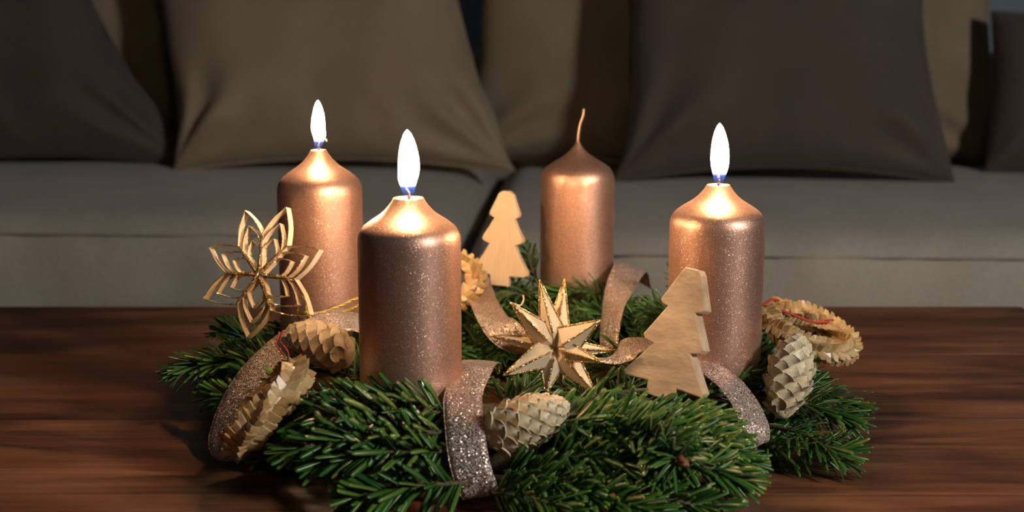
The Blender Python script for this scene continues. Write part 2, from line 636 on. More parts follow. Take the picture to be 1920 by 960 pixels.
sb = sofa_w(0, 50, -45)
sofa = thing('sofa', 'grey-beige linen sofa standing behind the table along the wall', 'sofa', tuple(sb))
V, F = xf(xf(grid_box(118, 49, 11, 3, (30, 12, 6)), Matrix.Translation((0, 51, -29.6))), SOF)
obj('base', V, F, M_SEAT, sofa)
V, F = xf(xf(grid_box(118, 9, 30, 6, (30, 6, 12)), Matrix.Translation((0, 93, -9))), SOF)
obj('backrest', V, F, M_SEAT, sofa)
for sx in (-1, 1):
    V, F = xf(xf(grid_box(9, 50, 26, 6, (6, 14, 10)), Matrix.Translation((sx * 127.2, 51, -15))), SOF)
    obj('armrest', V, F, M_SEAT, sofa)
for sx in (-1, 1):
    for sy in (8, 92):
        V, F = xf(box(sx * 112 - 3, sx * 112 + 3, sy - 3, sy + 3, -45, -40.6, 0.3), SOF)
        obj('foot', V, F, M_LEG, sofa, smooth=False)

def seat_cushion(x0, x1, label, seed, fwd=0.0, drop=0.0):
    cx, hx = (x0 + x1) / 2, (x1 - x0) / 2
    V, F = grid_box(hx, 41, 9.3, 5.5, (54, 22, 12))
    out = []
    for v in V:
        u, w = v.x / hx, v.y / 41
        p = v.copy()
        if v.z > 0:
            p.z += 1.4 * (1 - u ** 4) * (1 - w ** 4)
        front = max(0, (-w - 0.82) / 0.18)
        fold = mnoise.noise(Vector((v.x * 0.16 + seed, v.z * 0.03, 0))) + 0.6 * mnoise.noise(Vector((v.x * 0.42 + seed, v.z * 0.05, 4)))
        p.y -= fold * 1.2 * front + (0.9 * front * (1 - u ** 2))
        p.z += 0.5 * mnoise.noise(Vector((v.x * 0.05 + seed, v.y * 0.05, 2))) * (1 if v.z > 0 else 0)
        out.append(p + Vector((cx, 41 - fwd, -7.6 - drop)))
    b = sofa_w(cx, 41, -18.5)
    V, F = xf((out, F), SOF)
    t = obj('seat_cushion', V, F, M_SEAT, None, base=tuple(b))
    tag(t, label, 'cushion', 'seat cushions of the sofa')
    P = [sofa_w(x, 0.22 - fwd - 0.9 * (1 - ((x - cx) / hx) ** 2), -0.6 - drop) for x in np.linspace(x0 + 6, x1 - 6, 40)]
    V, F = tube(P, 0.2, 8)
    obj('piping', V, F, M_SEAT, t)
    return t
seat_cushion(-117, -0.3, 'grey-beige linen seat cushion left of the gap, behind the left and front candles', 1.3)
seat_cushion(0.4, 117, 'grey-beige linen seat cushion right of the gap, behind the right candle', 7.7, 5.0, 1.2)

def put_pillow(name, label, group, m, w, h, t, x, y, z, lean, roll=0, yaw=0, bow=0.06, power=0.5, seed=0, wr=0.6, shear=0.0):
    V, F = pillow(w, h, t, bow, power, seed=seed, wr=wr)
    V = [Vector((v[0] + shear * v[2], v[1], v[2])) for v in V]
    Mx = SOF @ Matrix.Translation((x, y, z)) @ Matrix.Rotation(R(yaw), 4, 'Z') @ Matrix.Rotation(R(-lean), 4, 'X') @ Matrix.Rotation(R(roll), 4, 'Y')
    V, F = xf((V, F), Mx)
    zm = min(v.z for v in V)
    base = Mx @ Vector((0, 0, 0))
    base = Vector((base.x, base.y, zm))
    o = obj(name, V, F, m, None, base=tuple(base))
    tag(o, label, 'cushion', group)
    # seam around the edge
    loop = []
    for k in range(120):
        s = k / 120 * 4
        i, f = int(s), (s - int(s)) * 2 - 1
        u, v = ((f, -1), (1, f), (-f, 1), (-1, -f))[i]
        xx = w / 2 * u * (1 - bow * (1 - v * v) * u * u)
        zz = h / 2 * v * (1 - bow * (1 - u * u) * v * v) + h / 2
        loop.append(Mx @ Vector((xx + shear * zz, 0, zz)))
    V, F = tube(loop, 0.28, 6, True)
    obj('seam', V, F, m, o)
    return o

put_pillow('back_cushion', 'large beige back cushion at left, mostly hidden behind the dark and olive-beige pillows', 'back cushions', M_BACK, 87, 56, 19, -51.6, 71.5, 3.0, 6, bow=0.03, power=0.36, wr=1.3, seed=2)
put_pillow('back_cushion', 'large beige back cushion at right, rising behind the unlit candle', 'back cushions', M_BACK, 95, 56, 19, 42.2, 71.5, 1.8, 6, bow=0.05, power=0.36, wr=1.3, seed=5)
put_pillow('throw_pillow', 'olive-beige square throw pillow behind the two left candles', 'throw pillows', M_BACK, 53, 54, 16, -22.8, 41, 3.0, 19, bow=0.08, seed=8, wr=1.5, shear=-0.25)
put_pillow('throw_pillow', 'dark taupe throw pillow slanting at the left end of the sofa', 'throw pillows', M_DARK, 46, 52, 16, -73.5, 47, 3.0, 16, bow=0.07, seed=11, wr=1.3, shear=-0.58)
put_pillow('throw_pillow', 'dark brown square throw pillow behind the right lit candle', 'throw pillows', M_DARK, 50.5, 54, 17, 47.4, 39, 2.0, 19, bow=0.09, seed=14, wr=1.4, shear=-0.05)
put_pillow('throw_pillow', 'low dark brown pillow at the far right end of the sofa under the bare wall', 'throw pillows', M_DARK, 32, 27, 13, 99.5, 54, 2.0, 12, yaw=-6, bow=0.05, seed=17, wr=0.6)

# ------------------------------------------------------------------ candles
CANDLES = [  # x, y, z bottom, z shoulder, lit, rim radius, rim height, flame height, flame radius, label
    (-5.97, -14.76, 4.4, 14.54, 1, 0.90, 2.02, 3.85, 0.62, 'front lit rose-gold pillar candle, between the tan cone and the pointed star'),
    (12.98, -7.97, 4.2, 14.42, 1, 0.74, 2.05, 3.80, 0.58, 'lit rose-gold pillar candle standing right behind the carved wooden tree'),
    (-13.63, 2.05, 4.6, 15.31, 1, 0.56, 2.38, 3.40, 0.48, 'lit rose-gold pillar candle standing behind the pale wood-strip star'),
    (5.31, 15.13, 4.4, 14.56, 0, 0.20, 2.45, 0, 0, 'unlit rose-gold pillar candle at the back with a tall bare wick'),
]
def add_along(me, vals, name='along'):
    a = me.attributes.new(name, 'FLOAT', 'POINT')
    a.data.foreach_set('value', vals)

def candle(x, y, z0, zs, lit, rr, rh, fh, fr, label):
    t = thing('pillar_candle', label, 'candle', (x, y, z0), 'pillar candles on the wreath')
    prof = [(0.0, z0), (2.8, z0), (2.95, z0 + 0.08), (3.0, z0 + 0.25)]
    for k in range(1, 9):
        prof.append((3.0, z0 + 0.25 + (zs - 0.95 - z0 - 0.25) * k / 8))
    zt = zs + rh
    for r, z in ((3.0, -2.75), (2.995, -2.45), (2.97, -2.2), (2.90, -1.98), (2.80, -1.78), (2.63, -1.58), (2.3, -1.32), (2.0, -1.12), (1.7, -0.92), (1.42, -0.68), (1.2, -0.42), (1.04, -0.2), (0.93, 0.0)):
        prof.append((rr + (r - 0.93) * (3.0 - rr) / 2.07, zt + z * rh / 2.02))
    if lit:
        prof += [(rr - 0.03, zt + 0.05), (rr - 0.10, zt + 0.04), (rr * 0.75, zt - 0.10), (rr * 0.4, zt - 0.16), (0.001, zt - 0.17)]
    else:
        prof += [(0.13, zt + 0.10), (0.10, zt + 0.16), (0.001, zt + 0.17)]
    V, F = lathe(prof, 64, x, y)
    obj('wax_body', V, F, M_CANDLE, t)
    if lit:
        lean = {0.90: (-0.30, 0.0), 0.74: (0.05, 0.1), 0.56: (0.42, -0.1)}[rr]
        P = spline([(x, y, zt - 0.25), (x + 0.03, y, zt + 0.25), (x - 0.02 + lean[0] * 0.35, y, zt + 0.55), (x + lean[0], y + lean[1], zt + (1.05 if rr != 0.56 else 0.80))], 16)
        V, F = tube(P, [0.085 + 0.02 * math.sin(i * 2.1) for i in range(len(P))], 8)
        w = obj('wick', V, F, M_WICK, t)
        if rr == 0.56:
            P = spline([P[-1], P[-1] + Vector((0.12, -0.03, -0.02)), P[-1] + Vector((0.22, -0.05, -0.16))], 6)
            V, F = tube(P, 0.07, 6)
            obj('wick_tip', V, F, M_EMBER, w)
        fz = zt + 0.12
        pr = []
        n = 26
        for k in range(n + 1):
            s = k / n
            r = fr * float(np.interp(s, [0, 0.04, 0.10, 0.18, 0.28, 0.40, 0.52, 0.64, 0.75, 0.85, 0.93, 0.98, 1.0], [0.42, 0.50, 0.62, 0.78, 0.93, 1.0, 0.98, 0.90, 0.76, 0.57, 0.36, 0.16, 0.0]))
            pr.append((max(r, 0.004), fz + fh * s))
        V, F = lathe(pr, 28, x, y)
        V2 = []
        for v in V:
            s = (v.z - fz) / fh
            V2.append(Vector((v.x + 0.05 * math.sin(s * 3.2 + x) + lean[0] * 0.25 * math.exp(-((s - 0.22) / 0.14) ** 2), v.y, v.z)))
        f = obj('flame', V2, F, M_FLAME, t)
        add_along(f.data, [(v.z - fz) / fh for v in V2])
        f['label'] = 'white-yellow flame with a blue foot'
    else:
        P = spline([(x, y, zt + 0.05), (x + 0.03, y, zt + 0.7), (x + 0.16, y, zt + 1.5), (x + 0.40, y, zt + 2.2), (x + 0.42, y, zt + 2.75)], 26)
        V, F = tube(P, [0.115 + 0.022 * math.sin(i * 2.4) for i in range(len(P))], 8)
        w = obj('wick', V, F, M_CANDLE, t)
        w['label'] = 'long copper-painted wick that has never burned'
for c in CANDLES:
    candle(*c)

# ------------------------------------------------------------------ keep-out volumes for the needles
KEEP_CAP = []      # (a, b, radius)
def keep(a, b, r): KEEP_CAP.append((np.array(a, float), np.array(b, float), r))
for c in CANDLES:
    keep((c[0], c[1], c[2] - 1.2), (c[0], c[1], 16.5), 3.12)
KEEP_RIB = []      # (point, normal)

# ------------------------------------------------------------------ glitter ribbon
rib = thing('glitter_ribbon', 'rose-gold glitter ribbon wound round the fir wreath in loops', 'ribbon', (0, 0, 0.3))
def ribbon_loop(P, width, twist=None, face=None, seed=0):
    Q = spline(P, 64)
    T = tangents(Q)
    N, W = [], []
    for i, q in enumerate(Q):
        a = math.atan2(q.y, q.x)
        c = Vector((15.2 * math.cos(a), 15.2 * math.sin(a), 3.0))
        n = Vector(face) if face else q - c
        n = (n - T[i] * n.dot(T[i])).normalized()
        if twist:
            n = Matrix.Rotation(R(twist(i / 64)), 3, T[i]) @ n
        N.append(n)
        W.append(T[i].cross(n).normalized())
    wig = [mnoise.noise(Vector((i * 0.22 + seed, seed, 0))) * 0.07 for i in range(65)]
    Q = [q + N[i] * wig[i] for i, q in enumerate(Q)]
    V, F = strip(Q, W, N, width, 0.05, nw=6, curl=0.06)
    o = obj('ribbon_loop', V, F, M_RIBBON, rib)
    for sgn in (-1, 1):
        V, F = tube([Q[i] + W[i] * (sgn * width / 2) - N[i] * 0.06 for i in range(65)], 0.045, 6)
        obj('ribbon_edge', V, F, M_RIBBON, o)
    for i in range(0, 65, 2):
        for u in (-0.4, 0, 0.4):
            KEEP_RIB.append((Q[i] + W[i] * u * width, N[i]))
RIBBONS = [
    ([(-9.0, -1.8, 5.6), (-11.47, -4.15, 6.9), (-14.0, -6.29, 6.4), (-16.13, -9.12, 4.9), (-17.25, -11.4, 3.0), (-17.45, -12.9, 1.4), (-16.2, -12.4, 1.2)], 2.5, None, (-0.35, -0.62, 0.70)),
    ([(10.6, 17.0, 5.2), (9.9, 14.6, 7.0), (9.0, 11.2, 7.0), (8.15, 7.75, 6.2), (7.31, 3.94, 5.0), (7.09, 2.28, 3.6), (7.31, 1.53, 2.6)], 2.5, lambda t: -8),
    ([(-4.2, 15.5, 6.4), (-3.15, 11.07, 7.0), (-2.19, 5.36, 6.3), (-1.16, 2.24, 5.2), (0.0, 1.47, 4.2), (0.99, 2.2, 3.0)], 2.2, lambda t: 12),
    ([(-1.75, -10.6, 5.75), (-1.95, -12.2, 6.2), (-2.25, -14.4, 6.35), (-2.79, -17.9, 5.7), (-2.6, -20.6, 4.5), (-2.3, -21.7, 2.9), (-1.7, -21.4, 1.1), (-1.3, -19.8, 0.7)], 2.15, None),
    ([(5.6, -4.4, 3.6), (6.68, -6.09, 5.0), (8.69, -7.01, 5.8), (10.5, -9.14, 6.0), (11.87, -11.36, 5.8), (13.21, -13.31, 5.1), (14.1, -15.0, 3.9), (14.3, -16.1, 2.5), (13.9, -15.6, 1.1)], 2.1, None, (0.42, -0.50, 0.75)),
]
for k, rb in enumerate(RIBBONS):
    ribbon_loop(*rb, seed=k * 3.3)

# ------------------------------------------------------------------ painted cones
def scale_mesh(name, m):
    V, al, F = [], [], []
    rows = [(0.0, 0.38, 0.00), (0.35, 0.58, 0.05), (0.62, 0.54, 0.09), (0.84, 0.36, 0.12), (1.0, 0.05, 0.125)]
    for side in (0, 1):
        for (y, w, z) in rows:
            for u in (-1, 0, 1):
                V.append((u * w, y, z + (0.09 if u == 0 else -0.10) * (1 if 0.1 < y < 0.95 else 0.5) - (0.10 if side else 0)))
                al.append(y if not side else 0.2)
    n = len(rows)
    for side in (0, 1):
        o = side * n * 3
        for i in range(n - 1):
            for k in range(2):
                q = [o + i * 3 + k, o + i * 3 + k + 1, o + (i + 1) * 3 + k + 1, o + (i + 1) * 3 + k]
                F.append(q if not side else q[::-1])
    rim = [i * 3 for i in range(n)] + [(n - 1) * 3 + 1] + [i * 3 + 2 for i in range(n - 1, -1, -1)]
    for a, b in zip(rim, rim[1:]):
        F.append([b, a, a + n * 3, b + n * 3])
    me = new_mesh(name, V, F, m)
    add_along(me, al)
    return me

def fir_cone(base, tip, rad, m, label, prof, n=92, stem=False):
    base, tip = Vector(base), Vector(tip)
    L = (tip - base).length
    A = (tip - base).normalized()
    X = A.orthogonal().normalized()
    Y = A.cross(X)
    low = (base + tip) / 2
    org = (low.x, low.y, min(base.z, tip.z) - rad * 0.6)
    t = thing('painted_cone', label, 'cone', org, 'painted fir cones on the wreath')
    pr = lambda s: rad * float(np.interp(s, [p[0] for p in prof], [p[1] for p in prof]))
    P = [base + A * (L * s) for s in np.linspace(0, 1, 20)]
    V, F = tube(P, [max(0.05, pr(s) * 0.86) for s in np.linspace(0, 1, 20)], 18)
    core = obj('cone_core', V, F, m, t)
    add_along(core.data, [0.3] * len(V))
    me = scale_mesh('cone_scale', m)
    for k in range(n):
        s = (k + 0.5) / n
        s = 0.01 + 0.93 * s
        r = pr(s)
        a = k * 2.39996
        rad_d = X * math.cos(a) + Y * math.sin(a)
        slope = (pr(min(1, s + 0.04)) - pr(max(0, s - 0.04))) / (0.08 * L)
        fwd = (A + rad_d * slope).normalized()
        up = (rad_d - fwd * rad_d.dot(fwd)).normalized()
        side = fwd.cross(up)
        sz = (0.42 + 0.72 * (r / rad)) * rad * 0.86
        p = base + A * (L * s) + rad_d * (r * 0.84)
        Mx = Matrix((side, fwd, up)).transposed().to_4x4()
        Mx = Matrix.Translation(p) @ Mx @ Matrix.Rotation(R(4), 4, 'X') @ Matrix.Diagonal((sz, sz * 0.98, sz, 1))
        piece('cone_scale', me, t, Mx, org)
    keep(base, tip, rad * 1.08)
    keep(base + Vector((0, -1.6, 1.0)), tip + Vector((0, -1.6, 1.0)), rad * 0.62)
PROF = [(0, 0.42), (0.08, 0.72), (0.25, 0.96), (0.45, 1.0), (0.65, 0.9), (0.85, 0.62), (1.0, 0.22)]
PROF2 = [(0, 0.30), (0.1, 0.55), (0.3, 0.90), (0.55, 1.0), (0.75, 0.88), (0.9, 0.62), (1.0, 0.30)]
fir_cone((-10.15, -9.5, 5.75), (-14.35, -7.2, 6.85), 1.28, M_CONET, 'tan painted cone lying on the glitter ribbon left of the front candle', PROF)
fir_cone((-1.5, -20.6, 4.0), (2.85, -19.4, 5.55), 1.35, M_CONEG, 'cream painted cone half sunk in the needles beside the front ribbon loop', PROF)
fir_cone((16.30, -13.2, 2.95), (17.75, -10.7, 7.1), 1.32, M_CONEG, 'cream painted cone standing upright below the straw ring at right', PROF2)

# ------------------------------------------------------------------ folded-straw rings
PITCH = R(10.3)
CR, CU, CF = Vector((1, 0, 0)), Vector((0, math.sin(PITCH), math.cos(PITCH))), Vector((0, math.cos(PITCH), -math.sin(PITCH)))
def fold_mesh():
    V = [(-0.36, -0.36, -0.12), (0.36, -0.36, -0.12), (0.40, 0.26, -0.10), (-0.40, 0.26, -0.10),
         (0.0, -0.22, 0.16), (0.04, 0.10, 0.46), (0.0, 0.40, 0.50), (-0.22, 0.30, 0.20), (0.22, 0.30, 0.20)]
    F = [[0, 3, 2, 1], [0, 1, 4], [0, 4, 5], [0, 5, 7, 3], [5, 6, 7], [1, 5, 4], [1, 2, 8, 5], [5, 8, 6], [3, 7, 6], [6, 8, 2], [3, 6, 2]]
    return new_mesh('straw_fold', V, F, M_STRAW, smooth=False)
FOLD = fold_mesh()
def straw_ring(cen, u, v, rad, tr, label, seed, steps, red=None, open_dir=None):
    rnd = random.Random(seed)
    cen = Vector(cen)
    u = u.normalized()
    v = (v - u * v.dot(u)).normalized()
    nrm = u.cross(v)
    P = [cen + (u * math.cos(a) + v * math.sin(a)) * rad for a in [2 * PI * k / 64 for k in range(64)]]
    org = (cen.x, cen.y, min(p.z for p in P) - tr * 0.8)
    t = thing('straw_ring', label, 'straw ornament', org, 'folded straw rings')
    V, F = tube(P, tr * 0.70, 10, True)
    obj('braid_core', V, F, M_STRAW, t)
    for k in range(steps):
        for j in range(5):
            a = 2 * PI * (k + 0.5 * (j % 2)) / steps + rnd.uniform(-0.01, 0.01)
            ph = 2 * PI * j / 5 + k * 0.13 + rnd.uniform(-0.12, 0.12)
            e = u * math.cos(a) + v * math.sin(a)
            tg = -u * math.sin(a) + v * math.cos(a)
            n = e * math.cos(ph) + nrm * math.sin(ph)
            sd = tg.cross(n)
            Mx = Matrix.Translation(cen + e * rad + n * tr * 0.62) @ Matrix((sd, tg, n)).transposed().to_4x4()
            Mx = Mx @ Matrix.Rotation(rnd.uniform(-0.22, 0.22), 4, 'Z') @ Matrix.Rotation(rnd.uniform(-0.12, 0.2), 4, 'X')
            s = rnd.uniform(0.92, 1.12) * tr * 1.04
            piece('straw_fold', FOLD, t, Mx @ Matrix.Diagonal((s, s, s, 1)), org)
    for k in range(16):
        p, q = P[k * 4], P[(k * 4 + 4) % 64]
        keep(p, q, tr * 1.1)
        if open_dir:
            keep(p + Vector(open_dir), q + Vector(open_dir), tr * 1.05)
            keep(p + Vector(open_dir) * 2, q + Vector(open_dir) * 2, tr * 0.9)
    if red:
        for pts, r in red:
            V, F = tube(spline([cen + u * a + v * b + nrm * c for a, b, c in pts], 30), r, 6)
            obj('red_thread', V, F, M_RED, t)
    return t
uL = CR * 0.66 + CU * 0.75
vL = (-CR * 0.75 + CU * 0.66) * 0.13 + CF * 0.99
coil = lambda a0, b0, rr, turns, h: [(a0 + rr * math.cos(i * PI / 4), b0 + h * (i / (turns * 8) - 0.5), rr * math.sin(i * PI / 4)) for i in range(turns * 8 + 1)]
straw_ring((-14.4, -15.9, 4.35), uL, vL, 2.65, 1.0, 'golden folded-straw ring at left leaning on the glitter ribbon', 3, 42, open_dir=(0.45, -0.85, 0.55),
           red=[(coil(2.2, 1.25, 0.62, 4, 0.7), 0.05), ([(2.3, 1.5, 0.5), (2.75, 1.6, 1.1), (2.9, 1.9, 1.9), (3.6, 2.0, 2.3)], 0.04), ([(2.4, 1.2, 0.5), (3.1, 1.3, 1.1), (3.3, 1.5, 1.9), (3.9, 1.4, 2.2)], 0.04)])
uR = CR * 0.94 - CU * 0.32
vR = (CR * 0.32 + CU * 0.94) * 0.36 + CF * 0.93
straw_ring((20.0, -4.0, 6.15), uR, vR, 2.9, 0.80, 'golden folded-straw ring at right overhanging the needles beside the right candle', 5, 46,
           red=[([(-2.6, 1.4, 0.2), (-1.5, 1.3, 0.25), (0.2, 1.5, 0.1), (1.4, 1.9, 0.3), (1.9, 2.05, 0.2)], 0.10), (coil(1.75, 2.1, 0.62, 4, 0.5), 0.05), ([(-3.5, 0.2, 0.6), (-2.9, 0.9, 0.9), (-2.3, 1.6, 0.75)], 0.09)])
straw_ring((-5.0, 6.4, 7.4), CR * 0.96 + CU * 0.2, CU * 0.75 + CF * 0.66, 2.25, 0.78, 'golden folded-straw ring peeping out from behind the front candle', 9, 30)

# ------------------------------------------------------------------ wooden trees
def tree_outline(soft):
    half = [(0.42, 8.0), (0.62, 7.7), (1.45, 5.75), (1.30, 5.55), (0.92, 5.45), (1.98, 3.45), (1.82, 3.2), (1.22, 3.05), (2.62, 0.98), (2.5, 0.72), (0.95, 0.80), (0.88, 0.0)]
    if soft:
        half = [(0.25, 8.0), (0.62, 7.75), (0.95, 6.9), (1.30, 6.15), (1.22, 5.85), (0.85, 5.7), (1.20, 5.0), (1.72, 4.15), (1.78, 3.85), (1.55, 3.65), (1.12, 3.5), (1.62, 2.5), (2.35, 1.35), (2.38, 1.05), (2.1, 0.9), (0.85, 0.85), (0.8, 0.0)]
    return [(x, z) for x, z in half] + [(-x, z) for x, z in half[::-1]]
def wood_tree(base, h, th, yaw, roll, lean, soft, m, label):
    pts = tree_outline(soft)
    bm = bmesh.new()
    f = bm.faces.new([bm.verts.new((x * h / 8, -th / 2, z * h / 8)) for x, z in pts])
    r = bmesh.ops.extrude_face_region(bm, geom=[f])
    for v in [g for g in r['geom'] if isinstance(g, bmesh.types.BMVert)]:
        v.co.y += th
    bmesh.ops.recalc_face_normals(bm, faces=bm.faces[:])
    ed = [e for e in bm.edges if abs(e.verts[0].co.y - e.verts[1].co.y) < 1e-5]
    bmesh.ops.bevel(bm, geom=ed, offset=0.09, segments=2, affect='EDGES', profile=0.5)
    bmesh.ops.triangulate(bm, faces=[f for f in bm.faces if len(f.verts) > 4])
    V, F = bm_out(bm)
    Mx = Matrix.Translation(base) @ Matrix.Rotation(R(yaw), 4, 'Z') @ Matrix.Rotation(R(-lean), 4, 'X') @ Matrix.Rotation(R(roll), 4, 'Y')
    V, F = xf((V, F), Mx)
    o = obj('wooden_tree', V, F, m, None, smooth=False, base=base)
    tag(o, label, 'wooden tree')
    keep(Mx @ Vector((-1.9, -1.1, 1.2)), Mx @ Vector((1.9, -1.1, 1.2)), 1.1)
    keep(Mx @ Vector((0, -0.9, 0.6)), Mx @ Vector((0, -2.4, 0.7)), 1.0)
    keep(Mx @ Vector((-1.2, 0, 1.6)), Mx @ Vector((1.2, 0, 1.6)), 1.0)
    keep(Mx @ Vector((0, 0, 1.5)), Mx @ Vector((0, 0, h)), 1.1)
    keep(Mx @ Vector((0, -1.5, 1.6)), Mx @ Vector((0, -1.5, 5)), 1.5)
wood_tree((9.02, -13.9, 4.4), 7.95, 1.3, -27, 9, 14, False, M_CARVED, 'carved wooden fir tree with knife marks leaning before the right candle')
wood_tree((-0.95, 12.2, 5.9), 7.6, 0.85, -16, 3, 5, True, M_WOOD, 'smooth pale wooden fir tree between the front and the unlit candle')

# ------------------------------------------------------------------ wood-strip star with seven petals
def strip_star():
    cen = Vector((-16.84, -3.75, 9.89))
    n = (-CF + -CR * 0.30 + CU * 0.12).normalized()
    ux = (CR - n * CR.dot(n)).normalized()
    uy = n.cross(ux)
    if uy.z < 0: uy = -uy
    t = thing('strip_star', 'pale wood-strip star with seven looped petals before the left candle', 'star ornament', tuple(cen - Vector((0, 0, 4.4))))
    tips = [(-30, 115), (50, 117), (115, 40), (99, -72), (-20, -110), (-108, -40), (-100, 52)]
    k = 1 / 26.2
    ang = [math.atan2(b, a) for a, b in tips]
    for i, (tx, ty) in enumerate(tips):
        a0, a1 = ang[i], ang[(i + 1) % 7]
        ap = ang[(i - 1) % 7]
        mid = lambda p, q: p + ((q - p + PI) % (2 * PI) - PI) / 2
        bl, br = mid(ap, a0), mid(a0, a1)
        Rt = math.hypot(tx, ty) * k
        petal = None
        for j, (ft, fb, fs) in enumerate(((1.0, 0.56, 0.10), (0.76, 0.42, 0.08), (0.53, 0.27, 0.06))):
            def pol(r, a): return Vector((r * math.cos(a), r * math.sin(a), 0))
            tip = pol(Rt * ft, a0)
            pts = []
            for sgn, bb_ in ((1, bl), (-1, br)):
                off = 0.05 + 0.04 * j
                sh = pol(1, bb_ + PI / 2) * off * sgn
                A = pol(0.25, bb_) + sh
                B = pol(Rt * fb, bb_) + sh
                Cc = (B + tip) / 2 + pol(1, a0) * 0.05 + (B - tip * (B.dot(tip) / tip.length_squared)).normalized() * 0.16
                seg = [A, A.lerp(B, 0.5), A.lerp(B, 0.9)] + spline([B, Cc, tip], 6)
                pts.append(seg)
            path = pts[0] + pts[1][::-1][1:]
            W3 = [cen + ux * p.x + uy * p.y for p in path]
            m_ = len(W3)
            T = tangents(W3)
            Nn = [T[q].cross(n).normalized() for q in range(m_)]
            w = 0.72 - 0.05 * j
            V, F = strip(W3, [n] * m_, Nn, w, 0.055, nw=2)
            # glitter only on the thin long edges that face front and back
            row = 6
            mi = []
            for q in range(m_ - 1):
                for kk in range(row):
                    mi.append(1 if kk in (2, 5) else 0)
            mi += [0, 0]
            o = obj('petal' if j == 0 else 'strip_loop', V, F, [M_STRIP, M_GOLD], t if j == 0 else petal, smooth=False, mi=mi)
            if j == 0: petal = o
    # gold glitter ridges where the petals are glued
    for i in range(7):
        a0, a1 = ang[i], ang[(i + 1) % 7]
        bm_ = a0 + ((a1 - a0 + PI) % (2 * PI) - PI) / 2
        P = [cen + (ux * math.cos(bm_) + uy * math.sin(bm_)) * r + n * 0.40 for r in np.linspace(0.0, 2.35, 10)]
        V, F = tube(P, 0.055, 6)
        obj('glitter_line', V, F, M_GOLD, t)
    # twisted cord, tied to the right lower petal and laid over the needles
    def twisted(pts):
        Q = spline(pts, 110)
        T = tangents(Q)
        parts = []
        for s in (0, 1):
            PP = []
            N_ = T[0].orthogonal().normalized()
            for i, q in enumerate(Q):
                N_ = (N_ - T[i] * N_.dot(T[i])).normalized()
                B_ = T[i].cross(N_)
                a = i * 0.75 + s * PI
                PP.append(q + (N_ * math.cos(a) + B_ * math.sin(a)) * 0.055)
            parts.append(tube(PP, 0.062, 6))
        return join(*parts)
    V, F = join(twisted([(-13.9, -4.6, 7.0), (-14.4, -4.3, 7.3), (-14.2, -4.2, 8.4), (-13.8, -4.3, 8.3), (-13.75, -4.2, 7.4), (-12.9, -3.4, 7.25), (-11.8, -2.6, 7.5), (-10.4, -1.9, 7.95), (-8.5, -1.6, 7.6)]),
                twisted([(-14.4, -4.4, 7.2), (-13.9, -4.5, 7.5), (-13.1, -4.3, 6.8), (-12.2, -3.4, 6.95), (-11.2, -2.5, 7.2), (-10.2, -2.0, 7.5), (-8.6, -1.7, 7.2)]))
    obj('hanging_cord', V, F, M_CORD, t)
    keep(cen, cen, 2.3)
strip_star()

# ------------------------------------------------------------------ pointed star with glitter edges
def point_star():
    cen = Vector((2.66, -12.26, 7.05))
    k = 1 / 30.6
    t = thing('pointed_star', 'three-dimensional pointed star with gold glitter edges before the carved tree', 'star ornament', tuple(cen - Vector((0, 0, 2.4))))
    rays = [(-30, 127, 0.3, 0.80), (18, 127, -1.2, 0.75), (-84, 86, 1.0, 0.85), (80, 55, 1.8, 0.95), (-124, 22, -0.4, 0.55), (82, -20, 2.8, 0.6), (118, -8, -1.4, 0.55),
            (-98, -46, 2.2, 0.85), (74, -84, 1.6, 0.85), (-20, -84, 1.2, 0.75), (14, -70, -0.8, 0.7), (24, 30, -3.6, 0.6)]
    for (dx, dy, dep, hw) in rays:
        tip = cen + CR * dx * k + CU * dy * k - CF * dep
        ax = tip - cen
        A = ax.normalized()
        E1 = (-CF - A * (-CF).dot(A))
        if E1.length < 0.2: E1 = CU - A * CU.dot(A)
        E1 = E1.normalized()
        E2 = A.cross(E1)
        b = cen + A * 0.95
        ring = [b + E1 * hw * 0.85, b + E2 * hw, b - E1 * hw * 0.85, b - E2 * hw]
        V = ring + [tip, cen]
        F = [[0, 1, 4], [1, 2, 4], [2, 3, 4], [3, 0, 4], [1, 0, 5], [2, 1, 5], [3, 2, 5], [0, 3, 5]]
        r = obj('ray', V, F, M_VENEER, t, smooth=False)
        g = join(*[tube([p.lerp(tip, s) for s in np.linspace(0, 1, 6)], [0.07 if s < 0.95 else 0.05 for s in np.linspace(0, 1, 6)], 6) for p in (ring[0], ring[1], ring[3])])
        obj('glitter_edge', g[0], g[1], M_GOLD, r)
    hook = spline([cen + CR * -80 * k + CU * 84 * k - CF * 0.6, cen + CR * -66 * k + CU * 80 * k - CF * 0.7, cen + CR * -60 * k + CU * 90 * k - CF * 0.7, cen + CR * -61 * k + CU * 99 * k - CF * 0.7], 12)
    V, F = tube(hook, 0.05, 6)
    obj('hanging_thread', V, F, M_VENEER, t)
    keep(cen, cen, 1.7)
    for (dx, dy, dep, hw) in rays[:9]:
        tip = cen + CR * dx * k + CU * dy * k - CF * dep
        keep(cen.lerp(tip, 0.3), tip, 0.42)
point_star()

# ------------------------------------------------------------------ fir wreath
wreath = thing('fir_wreath', 'round advent wreath of dark green fir sprigs lying on the table', 'wreath', (0, 0, 0))
P = [Vector((15.2 * math.cos(a), 15.2 * math.sin(a) - 0.5, 2.4)) for a in [2 * PI * k / 72 for k in range(72)]]
V, F = tube(P, 2.1, 16, True)
obj('ring_core', V, F, M_TWIG, wreath)

